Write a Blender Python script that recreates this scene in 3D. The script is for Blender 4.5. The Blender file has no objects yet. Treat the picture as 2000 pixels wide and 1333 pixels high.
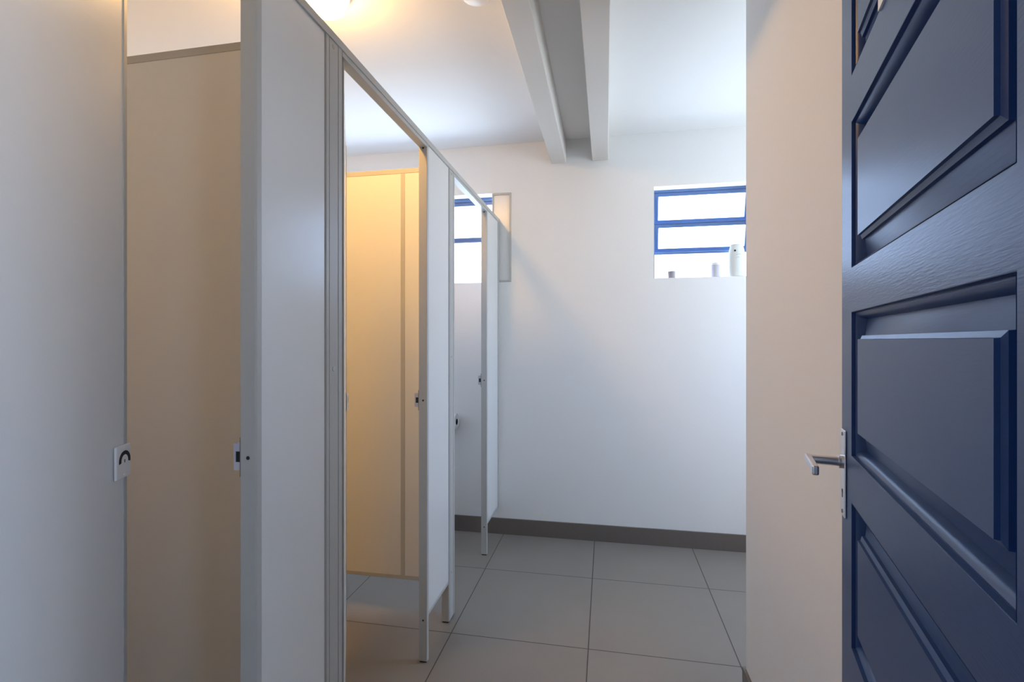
import bpy, bmesh, math
from mathutils import Vector, Matrix

S = bpy.context.scene
COL = S.collection
R = math.radians

# ------------------------------------------------------------------ materials
def mat(name, color, rough=0.5, metal=0.0, spec=0.5, bump=0.0, bscale=60.0, stretch=(1, 1, 1), var=0.0, coat=0.0):
    m = bpy.data.materials.new(name); m.use_nodes = True
    nt = m.node_tree; b = nt.nodes['Principled BSDF']
    b.inputs['Base Color'].default_value = (*color, 1)
    b.inputs['Roughness'].default_value = rough
    b.inputs['Metallic'].default_value = metal
    b.inputs['Specular IOR Level'].default_value = spec
    if coat:
        b.inputs['Coat Weight'].default_value = coat
        b.inputs['Coat Roughness'].default_value = 0.15
    if bump or var:
        tc = nt.nodes.new('ShaderNodeTexCoord'); mp = nt.nodes.new('ShaderNodeMapping')
        mp.inputs['Scale'].default_value = stretch
        nz = nt.nodes.new('ShaderNodeTexNoise'); nz.inputs['Scale'].default_value = bscale
        nz.inputs['Detail'].default_value = 5
        nt.links.new(tc.outputs['Object'], mp.inputs['Vector']); nt.links.new(mp.outputs['Vector'], nz.inputs['Vector'])
        if bump:
            bp = nt.nodes.new('ShaderNodeBump'); bp.inputs['Strength'].default_value = bump
            bp.inputs['Distance'].default_value = 0.002
            nt.links.new(nz.outputs['Fac'], bp.inputs['Height']); nt.links.new(bp.outputs['Normal'], b.inputs['Normal'])
        if var:
            mx = nt.nodes.new('ShaderNodeMix'); mx.data_type = 'RGBA'
            mx.inputs['A'].default_value = (*[c * (1 - var) for c in color], 1)
            mx.inputs['B'].default_value = (*[min(1, c * (1 + var)) for c in color], 1)
            nt.links.new(nz.outputs['Fac'], mx.inputs['Factor']); nt.links.new(mx.outputs['Result'], b.inputs['Base Color'])
    return m

M_WALL = mat('white_wall_paint', (0.80, 0.795, 0.78), 0.75, spec=0.25, bump=0.05, bscale=120, var=0.015)
M_RWALL = mat('cream_wall_paint', (0.755, 0.755, 0.76), 0.75, spec=0.25, bump=0.05, bscale=120, var=0.015)
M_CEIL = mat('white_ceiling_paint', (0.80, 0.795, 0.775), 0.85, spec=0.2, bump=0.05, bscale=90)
M_BEAM = mat('shaded_beam_paint', (0.64, 0.605, 0.555), 0.65, spec=0.3)  # white beams, darkened in colour for their dimly lit undersides
M_SKIRT = mat('grey_brown_tile', (0.15, 0.125, 0.108), 0.4, bump=0.03, bscale=80, var=0.08)
M_LAM = mat('white_laminate', (0.74, 0.74, 0.725), 0.25, spec=0.5, bump=0.015, bscale=140)
M_ALU = mat('grey_coated_aluminium', (0.47, 0.465, 0.445), 0.4, metal=0.0, spec=0.5)
M_ALUD = mat('dark_gasket_grey', (0.20, 0.20, 0.19), 0.6)  # plain dark grey of the keep plates and handle screws
M_BLACK = mat('black_plastic_and_recess_shade', (0.012, 0.011, 0.014), 0.5)  # black plastic parts, and the darkness inside recesses and holes
M_SCREW = mat('steel_screw', (0.45, 0.43, 0.40), 0.3, metal=1.0)
M_PLAST = mat('white_plastic', (0.78, 0.77, 0.76), 0.35)
M_KEEP = mat('lilac_grey_plastic', (0.52, 0.51, 0.58), 0.4)
M_NAVY = mat('navy_gloss_paint', (0.016, 0.047, 0.160), 0.35, spec=0.36, bump=0.16, bscale=26, stretch=(1.2, 1, 14))
M_NAVYP = mat('navy_gloss_paint_moulding', (0.016, 0.047, 0.160), 0.37, spec=0.36, bump=0.08, bscale=26, stretch=(1.2, 1, 14))
M_CHROME = mat('satin_chrome', (0.72, 0.70, 0.72), 0.22, metal=1.0)
M_WFRAME = mat('hazed_blue_steel_frame', (0.10, 0.175, 0.36), 0.35)  # dark blue steel, colour lightened to carry the window's bloom haze
M_CARD = mat('shade_dark_card_core', (0.03, 0.025, 0.02), 0.9)  # card tube coloured near black for the shade inside the core
M_PAPER = mat('white_tissue', (0.83, 0.83, 0.84), 0.9)
M_CUP = mat('taupe_ceramic', (0.32, 0.29, 0.30), 0.5)
M_CAND = mat('milky_glass_jar', (0.58, 0.57, 0.62), 0.9, spec=0.1)
M_FRESH = mat('ivory_plastic', (0.70, 0.72, 0.68), 0.9, spec=0.1)

def floor_mat():
    m = bpy.data.materials.new('greige_floor_tile'); m.use_nodes = True
    nt = m.node_tree; N = nt.nodes; L = nt.links; b = N['Principled BSDF']
    tc = N.new('ShaderNodeTexCoord'); sx = N.new('ShaderNodeSeparateXYZ'); L.new(tc.outputs['Object'], sx.inputs[0])
    def line(sock, off, pitch, w):
        a = N.new('ShaderNodeMath'); a.operation = 'SUBTRACT'; L.new(sock, a.inputs[0]); a.inputs[1].default_value = off - w / 2 - pitch * 40
        d = N.new('ShaderNodeMath'); d.operation = 'DIVIDE'; L.new(a.outputs[0], d.inputs[0]); d.inputs[1].default_value = pitch
        f = N.new('ShaderNodeMath'); f.operation = 'FRACT'; L.new(d.outputs[0], f.inputs[0])
        c = N.new('ShaderNodeMath'); c.operation = 'LESS_THAN'; L.new(f.outputs[0], c.inputs[0]); c.inputs[1].default_value = w / pitch
        fl = N.new('ShaderNodeMath'); fl.operation = 'FLOOR'; L.new(d.outputs[0], fl.inputs[0])
        return c.outputs[0], fl.outputs[0]
    lx, ix = line(sx.outputs['X'], -0.665, 0.592, 0.0045)
    ly, iy = line(sx.outputs['Y'], 2.672, 0.615, 0.0045)
    mxm = N.new('ShaderNodeMath'); mxm.operation = 'MAXIMUM'; L.new(lx, mxm.inputs[0]); L.new(ly, mxm.inputs[1])
    cb = N.new('ShaderNodeCombineXYZ'); L.new(ix, cb.inputs[0]); L.new(iy, cb.inputs[1])
    wn = N.new('ShaderNodeTexWhiteNoise'); wn.noise_dimensions = '3D'; L.new(cb.outputs[0], wn.inputs['Vector'])
    nz = N.new('ShaderNodeTexNoise'); nz.inputs['Scale'].default_value = 4; nz.inputs['Detail'].default_value = 6; L.new(tc.outputs['Object'], nz.inputs['Vector'])
    ad = N.new('ShaderNodeMath'); ad.operation = 'MULTIPLY_ADD'; L.new(wn.outputs['Value'], ad.inputs[0]); ad.inputs[1].default_value = 0.3; L.new(nz.outputs['Fac'], ad.inputs[2])
    m1 = N.new('ShaderNodeMix'); m1.data_type = 'RGBA'; L.new(ad.outputs[0], m1.inputs['Factor'])
    m1.inputs['A'].default_value = (0.205, 0.182, 0.160, 1); m1.inputs['B'].default_value = (0.235, 0.211, 0.187, 1)
    m2 = N.new('ShaderNodeMix'); m2.data_type = 'RGBA'; L.new(mxm.outputs[0], m2.inputs['Factor'])
    L.new(m1.outputs['Result'], m2.inputs['A']); m2.inputs['B'].default_value = (0.055, 0.048, 0.040, 1)
    L.new(m2.outputs['Result'], b.inputs['Base Color'])
    b.inputs['Roughness'].default_value = 0.42; b.inputs['Specular IOR Level'].default_value = 0.35
    bp = N.new('ShaderNodeBump'); bp.inputs['Strength'].default_value = 0.4; bp.inputs['Distance'].default_value = 0.002; bp.invert = True
    L.new(mxm.outputs[0], bp.inputs['Height']); L.new(bp.outputs['Normal'], b.inputs['Normal'])
    return m
M_FLOOR = floor_mat()

def frosted():
    m = bpy.data.materials.new('frosted_glass'); m.use_nodes = True
    nt = m.node_tree; N = nt.nodes; L = nt.links; N.remove(N['Principled BSDF'])
    out = N['Material Output']
    t = N.new('ShaderNodeBsdfTransparent'); t.inputs[0].default_value = (0.95, 0.97, 1, 1)
    d = N.new('ShaderNodeBsdfTranslucent'); d.inputs[0].default_value = (0.9, 0.93, 0.97, 1)
    g = N.new('ShaderNodeBsdfGlossy'); g.inputs['Roughness'].default_value = 0.1
    a = N.new('ShaderNodeMixShader'); a.inputs[0].default_value = 0.15; L.new(t.outputs[0], a.inputs[1]); L.new(d.outputs[0], a.inputs[2])
    c = N.new('ShaderNodeMixShader'); c.inputs[0].default_value = 0.05; L.new(a.outputs[0], c.inputs[1]); L.new(g.outputs[0], c.inputs[2])
    L.new(c.outputs[0], out.inputs[0])
    return m
M_GLASS = frosted()

def emit(name, color, strength):
    m = bpy.data.materials.new(name); m.use_nodes = True
    b = m.node_tree.nodes['Principled BSDF']
    b.inputs['Base Color'].default_value = (0.9, 0.88, 0.84, 1)
    b.inputs['Emission Color'].default_value = (*color, 1); b.inputs['Emission Strength'].default_value = strength
    return m
LAMP_STRENGTH = 86.0
M_LAMP = emit('lit_opal_diffuser', (1.0, 0.54, 0.14), LAMP_STRENGTH)

# ------------------------------------------------------------------ helpers
def props(o, label=None, cat=None, group=None, kind=None):
    if label: o['label'] = label
    if cat: o['category'] = cat
    if group: o['group'] = group
    if kind: o['kind'] = kind
    return o

def empty(name, loc, rz=0.0):
    o = bpy.data.objects.new(name, None); COL.objects.link(o)
    o.location = loc; o.rotation_euler = (0, 0, rz); o.empty_display_size = 0.1
    return o

def obj(name, bm, m, parent=None, bevel=0.0, segs=2, smooth=False, loc=None):
    bmesh.ops.remove_doubles(bm, verts=bm.verts, dist=1e-6)
    bmesh.ops.recalc_face_normals(bm, faces=bm.faces)
    me = bpy.data.meshes.new(name); bm.to_mesh(me); bm.free()
    if smooth:
        for p in me.polygons: p.use_smooth = True
        me.set_sharp_from_angle(angle=R(35))
    me.materials.append(m)
    o = bpy.data.objects.new(name, me); COL.objects.link(o)
    if parent: o.parent = parent
    if loc: o.location = loc
    if bevel:
        md = o.modifiers.new('bevel', 'BEVEL'); md.width = bevel; md.segments = segs; md.limit_method = 'ANGLE'; md.angle_limit = R(40)
    return o

def B(): return bmesh.new()

def box(bm, x0, x1, y0, y1, z0, z1):
    vs = [bm.verts.new(p) for p in ((x0, y0, z0), (x1, y0, z0), (x1, y1, z0), (x0, y1, z0), (x0, y0, z1), (x1, y0, z1), (x1, y1, z1), (x0, y1, z1))]
    for f in ((3, 2, 1, 0), (4, 5, 6, 7), (0, 1, 5, 4), (1, 2, 6, 5), (2, 3, 7, 6), (3, 0, 4, 7)):
        bm.faces.new([vs[i] for i in f])
    return bm

def bx(*a): return box(B(), *a)

def prism(bm, pts, z0, z1):
    lo = [bm.verts.new((x, y, z0)) for x, y in pts]; hi = [bm.verts.new((x, y, z1)) for x, y in pts]
    n = len(pts)
    bm.faces.new(lo[::-1]); bm.faces.new(hi)
    for i in range(n): bm.faces.new((lo[i], lo[(i + 1) % n], hi[(i + 1) % n], hi[i]))
    return bm

def cyl(bm, c, axis, r, l, n=24, r2=None):
    """cylinder from c along axis"""
    ax = Vector(axis).normalized(); q = ax.to_track_quat('Z', 'Y').to_matrix()
    r2 = r if r2 is None else r2
    c = Vector(c)
    lo, hi = [], []
    for i in range(n):
        a = 2 * math.pi * i / n; d = q @ Vector((math.cos(a), math.sin(a), 0))
        lo.append(bm.verts.new(c + d * r)); hi.append(bm.verts.new(c + d * r2 + ax * l))
    bm.faces.new(lo[::-1]); bm.faces.new(hi)
    for i in range(n): bm.faces.new((lo[i], lo[(i + 1) % n], hi[(i + 1) % n], hi[i]))
    return bm

def lathe(bm, prof, n=32, sx=1.0, sy=1.0, c=(0, 0, 0)):
    rings = []
    for r, z in prof:
        rings.append([bm.verts.new((c[0] + r * sx * math.cos(2 * math.pi * i / n), c[1] + r * sy * math.sin(2 * math.pi * i / n), c[2] + z)) for i in range(n)])
    for a, b in zip(rings, rings[1:]):
        for i in range(n): bm.faces.new((a[i], a[(i + 1) % n], b[(i + 1) % n], b[i]))
    bm.faces.new(rings[0][::-1]); bm.faces.new(rings[-1])
    return bm

def holed(bm, us, vs, holes, d0, d1, plane):
    """slab with through holes; plane 'xz' (depth y), 'yz' (depth x)"""
    us = sorted(set(us + [h[0] for h in holes] + [h[1] for h in holes])); vs = sorted(set(vs + [h[2] for h in holes] + [h[3] for h in holes]))
    def P(u, v, d): return (u, d, v) if plane == 'xz' else (d, u, v)
    nu, nv = len(us) - 1, len(vs) - 1
    def solid(i, j):
        if i < 0 or j < 0 or i >= nu or j >= nv: return False
        uc, vc = (us[i] + us[i + 1]) / 2, (vs[j] + vs[j + 1]) / 2
        return not any(h[0] < uc < h[1] and h[2] < vc < h[3] for h in holes)
    cache = {}
    def V(u, v, d):
        k = (round(u, 6), round(v, 6), d)
        if k not in cache: cache[k] = bm.verts.new(P(u, v, d))
        return cache[k]
    for i in range(nu):
        for j in range(nv):
            if not solid(i, j): continue
            a, b, c, e = us[i], us[i + 1], vs[j], vs[j + 1]
            for d in (d0, d1): bm.faces.new((V(a, c, d), V(b, c, d), V(b, e, d), V(a, e, d)))
            if not solid(i - 1, j): bm.faces.new((V(a, c, d0), V(a, e, d0), V(a, e, d1), V(a, c, d1)))
            if not solid(i + 1, j): bm.faces.new((V(b, c, d0), V(b, e, d0), V(b, e, d1), V(b, c, d1)))
            if not solid(i, j - 1): bm.faces.new((V(a, c, d0), V(b, c, d0), V(b, c, d1), V(a, c, d1)))
            if not solid(i, j + 1): bm.faces.new((V(a, e, d0), V(b, e, d0), V(b, e, d1), V(a, e, d1)))
    return bm

def struct(name, bm, m, label, cat, bevel=0.0):
    return props(obj(name, bm, m, None, bevel), label, cat, None, 'structure')

def copy_tree(o, parent=None):
    c = o.copy(); COL.objects.link(c); c.parent = parent
    for ch in list(o.children): copy_tree(ch, c)
    return c

# ------------------------------------------------------------------ dimensions
H = 1.28                    # lens height
CZ = 2.576                  # ceiling
YB = 3.18                   # back wall
XF, XI = -0.697, -0.7315    # front / inner face of the cubicle front
WT = 0.19                   # back wall thickness

# ------------------------------------------------------------------ shell
struct('floor', bx(-2.35, 2.1, -2.0, YB + WT, -0.05, 0), M_FLOOR, 'greige large-format tiled floor with thin dark grout', 'floor')
struct('ceiling', bx(-2.35, 2.1, 0.08, YB + WT, CZ, CZ + 0.08), M_CEIL, 'white painted flat ceiling above the beams', 'ceiling')
W1 = (-1.915, -0.615, 1.665, 2.256)     # window behind the cubicles, unseen left part widened for more daylight
W2 = (0.293, 0.893, 1.668, 2.240)       # window right of centre
struct('wall_back', holed(B(), [-2.35, 2.1], [0, CZ], [W1, W2], YB, YB + WT, 'xz'), M_WALL, 'white back wall with two small blue-framed windows', 'wall')
struct('wall_left', bx(-2.35, -2.25, 0.2, YB, 0, CZ), M_WALL, 'white wall behind the toilet cubicles on the left', 'wall')
struct('wall_right', bx(0.505, 0.615, 0.32, 1.935, 0, CZ), M_RWALL, 'cream wall end behind the open navy door', 'wall')
bm = B(); box(bm, 0.615, 2.0, 1.825, 1.935, 0, CZ)
struct('wall_alcove', bm, M_WALL, 'wall closing the washbasin alcove round the corner', 'wall')
struct('wall_side', holed(B(), [1.825, YB], [0, CZ], [(2.2, 2.95, 1.0, 2.1)], 2.0, 2.1, 'yz'), M_WALL, 'far right wall of the alcove with an unseen opening added to light the back wall', 'wall')  # hidden opening added to send daylight onto the back wall
bm = B(); box(bm, -2.35, -0.52, 0.08, 0.2, 0, CZ); box(bm, 0.30, 0.615, 0.2, 0.32, 0, CZ); box(bm, -0.52, 0.615, 0.08, 0.2, 2.15, CZ)
struct('wall_front', bm, M_WALL, 'entrance wall around the doorway the picture is taken from', 'wall')
bm = B(); box(bm, -2.25, 2.0, YB - 0.011, YB, 0, 0.104)
struct('baseboard_back', bm, M_SKIRT, 'dark grey-brown tile skirting along the white back wall', 'skirting', 0.0015)
bm = B(); box(bm, 0.494, 0.505, 0.33, 1.946, 0, 0.072); box(bm, 0.505, 0.615, 1.935, 1.946, 0, 0.072)
struct('baseboard_right', bm, M_SKIRT, 'grey-brown tile skirting at the foot of the cream wall end', 'skirting', 0.0015)
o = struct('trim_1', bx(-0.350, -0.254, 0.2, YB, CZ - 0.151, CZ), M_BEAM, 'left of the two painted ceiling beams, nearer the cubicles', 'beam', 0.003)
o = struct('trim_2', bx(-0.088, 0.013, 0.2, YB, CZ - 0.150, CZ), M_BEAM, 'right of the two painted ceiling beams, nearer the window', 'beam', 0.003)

# unseen lobby added to dim the daylight through the doorway
LOB = (-0.85, 0.03, 1.1, 2.0)  # added opening that throws daylight on the near door and cubicle fronts
bm = B(); box(bm, -1.3, -1.2, -1.9, 0.08, 0, CZ); box(bm, 0.615, 1.2, 0.2, 0.32, 0, CZ); box(bm, -1.3, 1.3, -1.9, 0.08, CZ, CZ + .08); box(bm, -1.3, 1.3, -2.0, -1.9, 0, CZ)
struct('wall_passage_added', bm, M_WALL, 'unseen lobby walls and ceiling added to dim the doorway light', 'wall')
struct('wall_lobby_added', holed(B(), [-1.9, 0.32], [0, CZ], [LOB], 1.2, 1.3, 'yz'), M_WALL, 'unseen lobby wall with an opening added to light the cubicle fronts', 'wall')

# ------------------------------------------------------------------ windows
def rect_frame(bm, x0, x1, z0, z1, w, y0, y1, wb=None):
    return holed(bm, [x0, x1], [z0, z1], [(x0 + w, x1 - w, z0 + (wb or w), z1 - w)], y0, y1, 'xz')

YW = YB + 0.085
def window(name, W, label, sashes, fixed, fw=0.012, openang=12):
    x0, x1, z0, z1 = W
    root = props(empty(name, ((x0 + x1) / 2, YW, z0)), label, 'window', None, 'structure')
    cx, cz = (x0 + x1) / 2, z0
    hw = (x1 - x0) / 2
    holes = [(-hw + fw, hw - fw, a - cz, b - cz) for a, b in sashes] + [(-hw + fw, hw - fw, fixed[0] - cz, fixed[1] - cz)]
    obj('window_frame', holed(B(), [-hw, hw], [0, z1 - z0], holes, 0.0, 0.035, 'xz'), M_WFRAME, root, 0.0015)
    for (a, b), ang in zip(sashes, openang):
        h = b - a
        bm = B(); rect_frame(bm, -hw + fw + .002, hw - fw - .002, -h + .002, -0.002, 0.024, 0.004, 0.028)
        s = obj('sash', bm, M_WFRAME, root, 0.0015, loc=(0, 0.004, b - cz))
        s.rotation_euler = (R(ang), 0, 0)
        bm = B(); box(bm, -hw + fw + .02, hw - fw - .02, 0.013, 0.018, -h + 0.02, -0.02)
        obj('glass_pane', bm, M_GLASS, s)
    bm = B(); box(bm, -hw + fw - .003, hw - fw + .003, 0.015, 0.02, fixed[0] - cz - .003, fixed[1] - cz + .003)
    obj('glass_pane', bm, M_GLASS, root)
    return root
window('window_2', W2, 'small blue steel window with two tilted panes above the sill ornaments',
       [(H + 0.747, H + 0.946), (H + 0.562, H + 0.745)], (W2[2] + 0.010, H + 0.548), openang=(14, 14))
window('window_1', W1, 'blue steel window seen through the far cubicle doorway', [(H + 0.683, H + 0.953)], (W1[2] + 0.010, H + 0.672), openang=(2,))

# board closing the end of the left window recess
t = props(empty('blanking_panel', (-0.680, YB, W1[2])), 'narrow white board with grey metal edging closing the window recess', 'panel')
obj('board', bx(-0.055, 0.055, 0.004, 0.016, 0.010, 0.583), M_LAM, t)
bm = B(); holed(bm, [-0.0645, 0.0645], [0.001, 0.590], [(-0.053, 0.053, 0.013, 0.578)], -0.003, 0.018, 'xz')
obj('edge_trim', bm, M_ALU, t, 0.001)

# ------------------------------------------------------------------ sill objects
ZS = W2[2]
bm = B(); lathe(bm, [(0.019, 0), (0.0215, 0.002), (0.0235, 0.040), (0.0245, 0.043), (0.022, 0.044), (0.0195, 0.006)], 32)
props(obj('cup', bm, M_CUP, None, smooth=True, loc=(0.404, YB + 0.035, ZS)), 'small taupe cup at the left end of the window sill', 'cup')
t = props(empty('jar', (0.6645, YB + 0.035, ZS)), 'pale cylindrical jar beside the air freshener on the sill', 'jar')
bm = B(); lathe(bm, [(0.0245, 0), (0.027, 0.003), (0.027, 0.075)], 32)
obj('body', bm, M_CAND, t, smooth=True)
bm = B(); lathe(bm, [(0.028, 0.0755), (0.028, 0.088), (0.0255, 0.091)], 32)
obj('lid', bm, M_PLAST, t, smooth=True)
t = props(empty('air_freshener', (0.786, YB + 0.038, ZS)), 'tall ivory air freshener dispenser at the right end of the sill', 'air freshener')
bm = B(); lathe(bm, [(0.030, 0), (0.036, 0.004), (0.0385, 0.02), (0.041, 0.07), (0.043, 0.115), (0.041, 0.15), (0.036, 0.178), (0.033, 0.190)], 40, 1.12, 0.72)
obj('body', bm, M_FRESH, t, smooth=True)
bm = B(); lathe(bm, [(0.0325, 0.1905), (0.0335, 0.194), (0.031, 0.200), (0.022, 0.203)], 40, 1.12, 0.72)
obj('cap', bm, M_FRESH, t, smooth=True)
bm = B(); cyl(bm, (-0.016, -0.0275, 0.158), (-0.25, -1, 0.15), 0.0055, 0.004, 20)
obj('spray_nozzle', bm, M_BLACK, t)
bm = B()
for k, (z, w) in enumerate(((0.128, 0.030), (0.110, 0.020))):
    pts = []
    for i in range(13):
        x = -0.012 + w * i / 12
        y = -0.0435 * 0.72 * math.sqrt(max(0, 1 - (x / 0.043) ** 2))
        pts.append((x, y, z + 0.008 * math.sin(i / 12 * 2.4)))
    for p, q in zip(pts, pts[1:]):
        a = [bm.verts.new((p[0], p[1] + e, p[2] + f)) for e, f in ((-.001, 0), (.002, 0), (.002, .0022), (-.001, .0022))]
        b = [bm.verts.new((q[0], q[1] + e, q[2] + f)) for e, f in ((-.001, 0), (.002, 0), (.002, .0022), (-.001, .0022))]
        for i in range(4): bm.faces.new((a[i], a[(i + 1) % 4], b[(i + 1) % 4], b[i]))
obj('swirl_relief', bm, M_ALU, t)

# ------------------------------------------------------------------ cubicle fronts
ZT = H + 0.784      # underside of head cap
ZP = 0.178          # bottom of the boards

def screw(bm, c, axis, r=0.0035):
    cyl(bm, c, axis, r, 0.0012, 16, r * 0.8)

def pilaster(y0, p0, p1, label, foot_end=True, wall_end=False):
    root = props(empty('toilet_pilaster', (0, y0, 0)), label, 'toilet pilaster', 'cubicle pilasters')
    D = y0
    # laminated board
    obj('panel', bx(XI + .004, XF - .003, 0.016, p0 - D - .001, ZP + .014, ZT - .0045), M_LAM, root)
    obj('bottom_trim', bx(XI + .003, XF - .002, 0.018, p0 - D - .001, ZP, ZP + .0145), M_ALU, root, 0.001)
    # free-edge channel, running down to the floor as a leg
    c = B()
    pts = [(XI, 0), (XI + .001, -0.001), (XF - .001, -0.001), (XF, 0), (XF + .0008, 0.004), (XF + .0008, 0.016), (XF - .002, 0.021), (XI + .002, 0.021), (XI, 0.018)]
    prism(c, pts, 0.006, ZT - 0.0043)
    ch = obj('edge_channel', c, M_ALU, root, 0.0008)
    obj('foot', bx(XI + .003, XF - .003, 0.001, 0.017, 0.0, 0.008), M_BLACK, root)
    for z in (2.043, 1.041, 0.168):
        s = B(); cyl(s, ((XI + XF) / 2 + 0.001, -0.0011, z), (0, -1, 0), 0.0038, 0.0008, 16)
        obj('screw_hole', s, M_BLACK, ch)
    if not wall_end:
        # joint post with a grooved face, standing on the floor
        w = p1 - p0; q = p0 - D
        g = 0.003
        pts = [(XI, q), (XF - g, q), (XF - g, q + .003), (XF, q + .004), (XF, q + .016), (XF - g, q + .0165), (XF - g, q + .019), (XF - .0005, q + .0195),
               (XF - .0005, q + w - .021), (XF - g, q + w - .0205), (XF - g, q + w - .019), (XF, q + w - .0185), (XF, q + w - .002), (XF - .002, q + w), (XI, q + w)]
        ps = obj('joint_post', prism(B(), pts, 0.006, ZT - 0.0043), M_ALU, root)
        obj('foot', bx(XI + .003, XF - .004, q + .003, q + w - .003, 0.0, 0.008), M_BLACK, root)
        for z in (2.045, 1.205, 0.215):
            s = B(); screw(s, (XF - .0005, q + w * 0.47, z), (1, 0, 0), 0.0062)
            obj('screw', s, M_SCREW, ps)
    else:
        q = p0 - D
        obj('wall_channel', bx(XI, XF + .0006, q, p1 - D, ZP, ZT - .0043), M_ALU, root, 0.001)
    # lock keep on the inner face
    k = B(); holed(k, [-0.0195, 0.0], [-0.027, 0.027], [(-0.0150, -0.0005, -0.011, 0.011)], 0.004, 0.030, 'xz')
    kp = obj('lock_keep', k, M_KEEP, root, 0.003, loc=(XI, 0, 1.041))
    obj('keep_recess_shade', bx(-0.0155, -0.0003, 0.0055, 0.0165, -0.0115, 0.0115), M_BLACK, kp)  # black block fills the keep in place of the shade inside it
    obj('keep_plate', bx(-0.003, 0.0, 0.0015, 0.034, -0.04, 0.04), M_ALUD, kp)
    return root
pilaster(0.878, 1.131, 1.211, 'nearest and widest-looking white cubicle front panel, beside the first open door')
pilaster(1.847, 2.125, 2.208, 'middle white cubicle front panel, beside the warm yellow cubicle')
pilaster(2.838, 3.150, YB, 'farthest white cubicle front panel, meeting the back wall', wall_end=True)

# head rail with door stops
root = props(empty('head_rail', (0, 0.2, ZT)), 'grey aluminium head rail running along the top of the cubicle fronts', 'rail')
c = B()
pts = [(XI - .002, -0.004), (XI - .002, 0.017), (XI, 0.0185), (XF + .001, 0.0185), (XF + .0025, 0.017), (XF + .0025, -0.004)]
vs0 = [c.verts.new((x, 0.0, z)) for x, z in pts]; vs1 = [c.verts.new((x, YB - 0.2, z)) for x, z in pts]
c.faces.new(vs0[::-1]); c.faces.new(vs1)
for i in range(6): c.faces.new((vs0[i], vs0[(i + 1) % 6], vs1[(i + 1) % 6], vs1[i]))
obj('cap', c, M_ALU, root, 0.0008)
for a, b in ((0.244, 0.877), (1.214, 1.846), (2.211, 2.837)):
    obj('door_stop', bx(XI + .002, XF - .001, a - 0.2, b - 0.2, -0.0175, 0.0), M_ALU, root, 0.001)

# partitions between cubicles
def partition(yc, label, joint):
    root = props(empty('toilet_partition', (XI, yc, 0)), label, 'toilet partition', 'cubicle partitions')
    L = -2.249 - XI
    obj('panel', bx(L, -0.001, -0.013, 0.013, ZP, ZT - .004), M_LAM, root)
    obj('top_trim', bx(L, -0.001, -0.0145, 0.0145, ZT - .006, ZT + .016), M_ALU, root, 0.0015)
    obj('bottom_trim', bx(L, -0.001, -0.0145, 0.0145, ZP - .012, ZP + .006), M_ALU, root, 0.0015)
    obj('joint_strip', bx(joint - 0.010 - XI, joint + 0.010 - XI, -0.0150, 0.0150, ZP + .007, ZT - .007), M_ALU, root, 0.0008)
    return root
partition(1.168, 'shaded tan-looking partition behind the nearest cubicle doorway', -1.75)
partition(2.165, 'partition glowing yellow in the lamplight of the middle cubicle', -0.931)

# cubicle doors
def cubicle_door():
    root = empty('cubicle_door', (0, 0, 0))
    Wd = 0.630
    obj('panel', bx(-0.026, -0.001, 0.012, Wd - 0.010, 0.175, ZT - 0.022), M_LAM, root)
    for a, b in ((0.0, 0.014), (Wd - 0.013, Wd)):
        obj('edge_trim', bx(-0.028, 0.0008, a, b, 0.172, ZT - 0.021), M_ALU, root, 0.0015)
    obj('bottom_trim', bx(-0.0275, 0.0004, 0.0145, Wd - 0.0135, 0.165, 0.180), M_ALU, root, 0.001)
    for z in (0.150, ZT - 0.0212):
        h = B(); cyl(h, (-0.0135, 0.009, z), (0, 0, 1), 0.006, 0.0165 if z < 1 else 0.003, 20)
        obj('pivot', h, M_ALU, root)
    # indicator lock
    lk = obj('indicator_plate', bx(0.0015, 0.0065, Wd - 0.050, Wd + 0.001, 1.041 - 0.0325, 1.041 + 0.0325), M_PLAST, root, 0.002)
    yc, zc = Wd - 0.0215, 1.041 + 0.001
    c = B(); n = 20; ro, ri = 0.0200, 0.0125
    f, k = [], []
    for i in range(n + 1):
        a = R(-12) + (R(204)) * i / n
        f.append([c.verts.new((x, yc + r * math.cos(a), zc + r * math.sin(a))) for r in (ri, ro) for x in (0.0062, 0.0071)])
    for p, q in zip(f, f[1:]):
        for i, j in ((0, 1), (1, 3), (3, 2), (2, 0)): c.faces.new((p[i], p[j], q[j], q[i]))
    c.faces.new([f[0][i] for i in (0, 1, 3, 2)]); c.faces.new([f[-1][i] for i in (0, 1, 3, 2)])
    obj('arc_window', c, M_BLACK, lk)
    obj('coin_slot', bx(0.0062, 0.0071, yc - 0.001, yc + 0.001, zc - 0.0035, zc + 0.0025), M_BLACK, lk)
    for z in (1.041 - 0.026, 1.041 + 0.026):
        s = B(); screw(s, (0.0063, yc - 0.002, z), (1, 0, 0), 0.0024)
        obj('screw', s, M_PLAST, lk)
    # inner turn knob and bolt
    bt = B(); box(bt, -0.040, -0.028, Wd - 0.075, Wd + 0.004, 1.041 - 0.011, 1.041 + 0.011)
    b_ = obj('sliding_bolt', bt, M_CHROME, root, 0.002)
    k = B(); cyl(k, (-0.040, Wd - 0.045, 1.041), (-1, 0, 0), 0.009, 0.014, 24)
    obj('turn_knob', k, M_CHROME, b_)
    return root
d1 = props(cubicle_door(), 'nearest white cubicle door ajar at the left with an indicator lock', 'cubicle door', 'cubicle doors')
d1.location = (-0.7000, 0.2475, 0); d1.rotation_euler = (0, 0, R(23.3))
d2 = props(copy_tree(d1), 'middle cubicle door swung inward, seen edge-on beside the yellow cubicle opening', 'cubicle door', 'cubicle doors')
d2.location = (-0.7020, 1.2270, 0); d2.rotation_euler = (0, 0, R(28.9))

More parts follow.
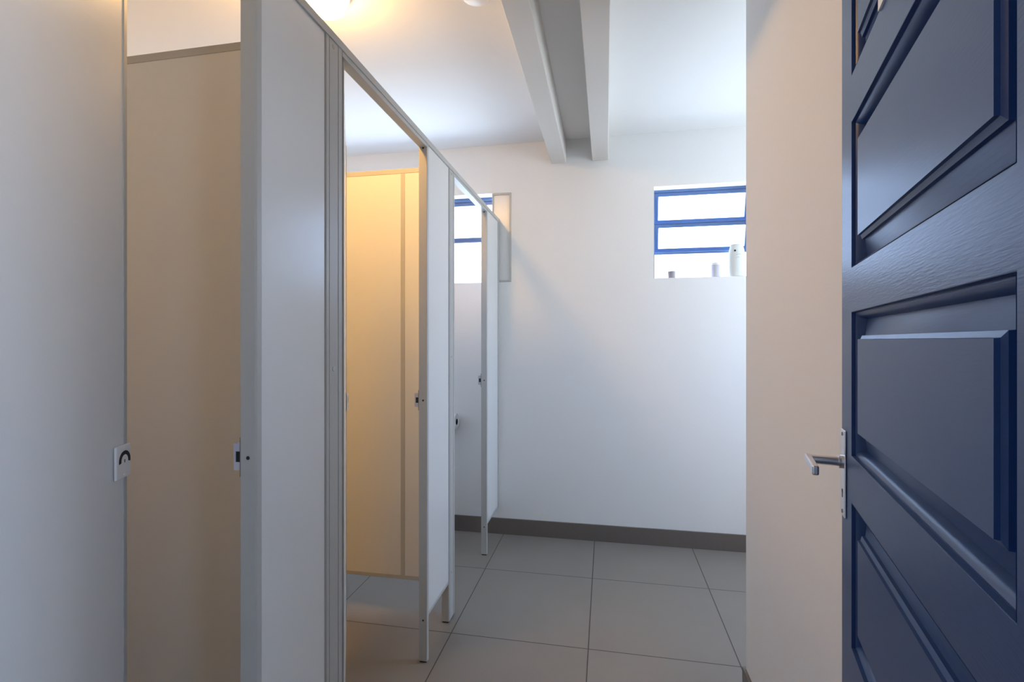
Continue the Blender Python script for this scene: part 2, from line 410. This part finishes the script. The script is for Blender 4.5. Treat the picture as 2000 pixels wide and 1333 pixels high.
# ------------------------------------------------------------------ toilet roll on its holder, far cubicle
t = props(empty('toilet_roll_holder', (-0.985, YB, 0.668)), 'small wall bracket carrying the toilet roll in the far cubicle', 'holder')
bm = B(); box(bm, -0.125, -0.070, -0.006, 0.0, 0.055, 0.115)
obj('back_plate', bm, M_CHROME, t, 0.002)
bm = B(); cyl(bm, (-0.098, -0.004, 0.085), (0, -1, 0), 0.006, 0.062, 16); cyl(bm, (-0.098, -0.062, 0.085), (1, 0, 0), 0.0055, 0.105, 16)
obj('arm', bm, M_CHROME, t)
t2 = props(empty('toilet_roll', (-1.020, YB - 0.062, 0.740)), 'white toilet roll with dark core hanging on the back wall of the far cubicle', 'toilet roll')
bm = B(); n = 36
rings = []
for x, r in ((0.05, 0.020), (0.05, 0.055), (-0.05, 0.055), (-0.05, 0.020)):
    rings.append([bm.verts.new((x, r * math.cos(2 * math.pi * i / n), r * math.sin(2 * math.pi * i / n))) for i in range(n)])
for k in range(4):
    a, b = rings[k], rings[(k + 1) % 4]
    for i in range(n): bm.faces.new((a[i], a[(i + 1) % n], b[(i + 1) % n], b[i]))
obj('paper', bm, M_PAPER, t2, smooth=True)
bm = B(); rings = []
for x, r in ((0.0505, 0.0185), (0.0505, 0.0208), (-0.0505, 0.0208), (-0.0505, 0.0185)):
    rings.append([bm.verts.new((x, r * math.cos(2 * math.pi * i / n), r * math.sin(2 * math.pi * i / n))) for i in range(n)])
for k in range(4):
    a, b = rings[k], rings[(k + 1) % 4]
    for i in range(n): bm.faces.new((a[i], a[(i + 1) % n], b[(i + 1) % n], b[i]))
obj('core', bm, M_CARD, t2, smooth=True)

# ------------------------------------------------------------------ lamp and ceiling fitting
t = props(empty('ceiling_lamp', (-1.025, 1.555, CZ)), 'lit oval opal bulkhead lamp on the ceiling over the middle cubicle', 'lamp')
def capsule_ring(r, half, n=28):
    pts = []
    for i in range(n):
        a = math.pi * i / (n - 1); pts.append((r * math.cos(a), half + r * math.sin(a)))
    for i in range(n):
        a = math.pi + math.pi * i / (n - 1); pts.append((r * math.cos(a), -half + r * math.sin(a)))
    return pts
def loft(prof, half):
    bm = B(); rings = []
    for r, z in prof: rings.append([bm.verts.new((x, y, z)) for x, y in capsule_ring(r, half)])
    n = len(rings[0])
    for a, b in zip(rings, rings[1:]):
        for i in range(n): bm.faces.new((a[i], a[(i + 1) % n], b[(i + 1) % n], b[i]))
    bm.faces.new(rings[0]); bm.faces.new(rings[-1])
    return bm
obj('base', loft([(0.088, 0.0), (0.090, -0.004), (0.090, -0.022), (0.086, -0.026)], 0.10), M_PLAST, t, smooth=True)
obj('diffuser', loft([(0.078, -0.0265), (0.078, -0.045), (0.072, -0.060), (0.060, -0.071), (0.040, -0.079), (0.015, -0.082)], 0.10), M_LAMP, t, smooth=True)
bm = B(); lathe(bm, [(0.060, 0), (0.060, -0.006), (0.052, -0.012), (0.050, -0.022), (0.035, -0.027)], 40)
props(obj('ceiling_rose', bm, M_PLAST, None, smooth=True, loc=(-0.475, 1.765, CZ)), 'small round white ceiling fitting cut by the top edge, left of the beams', 'ceiling fitting')

# ------------------------------------------------------------------ navy door
K = 0.83
E = Vector((0.54 * K, 1.27 * K, 0))
TH = math.atan2(-0.971, -0.239)
door = props(empty('door_1', E, TH), 'open navy blue panelled timber door at the right edge', 'door', None, 'structure')
DW, DT = 0.748, 0.038
PT0, PT1 = 0.089, 0.655
PZ = [(0.24, 0.626), (H - 0.5455, H - 0.289), (H - 0.205, H + 0.0495), (H + 0.129, H + 0.387), (H + 0.470, 2.03)]
obj('door_leaf', holed(B(), [0, DW], [0.006, 2.12], [(PT0, PT1, a, b) for a, b in PZ], 0.0, DT, 'xz'), M_NAVY, door, 0.0012)
PROF = [(0.0, 0.0), (0.0003, 0.0060), (0.0030, 0.0056), (0.0065, 0.0078), (0.0095, 0.0125), (0.0112, 0.0185), (0.0120, 0.0210),
        (0.0410, 0.0120), (0.0413, 0.0072), (0.0440, 0.0058), (0.0470, 0.0040), (0.0476, 0.0)]
for a, b in PZ:
    bm = B(); rings = []
    for ins, d in PROF:
        e = 0.0004
        rings.append([bm.verts.new(p) for p in ((PT0 + ins + e, d, a + ins + e), (PT1 - ins * .72 - e, d, a + ins + e), (PT1 - ins * .72 - e, d, b - ins - e), (PT0 + ins + e, d, b - ins - e))])
    for p, q in zip(rings, rings[1:]):
        for i in range(4): bm.faces.new((p[i], p[(i + 1) % 4], q[(i + 1) % 4], q[i]))
    bm.faces.new(rings[-1])
    bk = [bm.verts.new((v.co.x, DT - 0.006, v.co.z)) for v in rings[0]]
    for i in range(4): bm.faces.new((rings[0][i], rings[0][(i + 1) % 4], bk[(i + 1) % 4], bk[i]))
    bm.faces.new(bk)
    obj('door_panel', bm, M_NAVYP, door, smooth=True)
for z in (0.22, 1.06, 1.9):
    bm = B(); cyl(bm, (DW + 0.004, 0.002, z - 0.05), (0, 0, 1), 0.006, 0.10, 20)
    obj('hinge', bm, M_CHROME, door)
# lever handle on its back plate
bm = B(); box(bm, 0.004, 0.046, -0.0035, 0.0, 0.948, 1.112)
pl = obj('handle_plate', bm, M_CHROME, door, 0.0025)
bm = B()
for x, z in ((0.025, 1.103), (0.025, 0.957)): screw(bm, (x, -0.0034, z), (0, -1, 0), 0.004)
obj('screw', bm, M_ALUD, pl)
bm = B(); cyl(bm, (0.025, -0.0034, 0.995), (0, -1, 0), 0.004, 0.0006, 16); box(bm, 0.0233, 0.0267, -0.004, -0.0034, 0.983, 0.995)
obj('keyhole', bm, M_BLACK, pl)
bm = B(); cyl(bm, (0.025, -0.0036, 1.050), (0, -1, 0), 0.0125, 0.006, 28); cyl(bm, (0.025, -0.009, 1.050), (0, -1, 0), 0.0088, 0.047, 28)
lv = obj('lever_neck', bm, M_CHROME, door)
bm = B(); box(bm, 0.014, 0.122, -0.064, -0.053, 1.0415, 1.0585)
obj('lever_grip', bm, M_CHROME, door, 0.003, 3)
bm = B(); box(bm, 0.283, 0.383, -0.003, 0.0, H + 0.465, H + 0.53)
props(obj('door_sign', bm, M_PLAST, door), 'white blank sign plate')

# ------------------------------------------------------------------ camera
cam_d = bpy.data.cameras.new('camera'); cam = bpy.data.objects.new('camera', cam_d); COL.objects.link(cam)
cam.location = (0, 0, H); cam.rotation_euler = (R(90), 0, R(10.86))
cam_d.sensor_width = 36; cam_d.lens = 959.0 / 2000 * 36; cam_d.shift_y = -1.5 / 2000
cam_d.clip_start = 0.02
S.camera = cam

# ------------------------------------------------------------------ daylight
w = bpy.data.worlds.new('world'); S.world = w; w.use_nodes = True
bg = w.node_tree.nodes['Background']
wn = w.node_tree.nodes; wl = w.node_tree.links
tc = wn.new('ShaderNodeTexCoord'); sp = wn.new('ShaderNodeSeparateXYZ'); rm = wn.new('ShaderNodeMapRange'); mx = wn.new('ShaderNodeMix'); mx.data_type = 'RGBA'
wl.new(tc.outputs['Generated'], sp.inputs[0]); wl.new(sp.outputs['Z'], rm.inputs['Value'])
rm.inputs['From Min'].default_value = -0.08; rm.inputs['From Max'].default_value = 0.08
wl.new(rm.outputs['Result'], mx.inputs['Factor'])
mx.inputs['A'].default_value = (0.97, 1.10, 1.22, 1)      # unseen sunlit ground, brightened to throw light up onto the ceiling
mx.inputs['B'].default_value = (0.54, 0.75, 1.11, 1)      # blue-white sky
wl.new(mx.outputs['Result'], bg.inputs[0]); bg.inputs[1].default_value = 10.0

def portal(loc, rot, sx, sy):
    l = bpy.data.lights.new('portal', 'AREA'); l.shape = 'RECTANGLE'; l.size = sx; l.size_y = sy; l.cycles.is_portal = True
    o = bpy.data.objects.new('portal', l); COL.objects.link(o); o.location = loc; o.rotation_euler = rot
portal((1.31, -0.41, 1.55), (R(90), 0, R(90)), 0.88, 0.9)
portal((0.593, YB + WT + .01, 1.954), (R(-90), 0, 0), 0.6, 0.57)
portal((-1.265, YB + WT + .01, 1.96), (R(-90), 0, 0), 1.3, 0.59)
portal((2.11, 2.575, 1.55), (R(90), 0, R(90)), 0.75, 1.1)

S.view_settings.view_transform = 'Standard'; S.view_settings.look = 'None'
S.view_settings.exposure = 0.06; S.view_settings.gamma = 1.0; S.view_settings.use_curve_mapping = False
S.cycles.max_bounces = 14; S.cycles.diffuse_bounces = 10; S.cycles.glossy_bounces = 4; S.cycles.transparent_max_bounces = 12
S.cycles.caustics_reflective = False; S.cycles.caustics_refractive = False
S.cycles.sample_clamp_indirect = 8.0
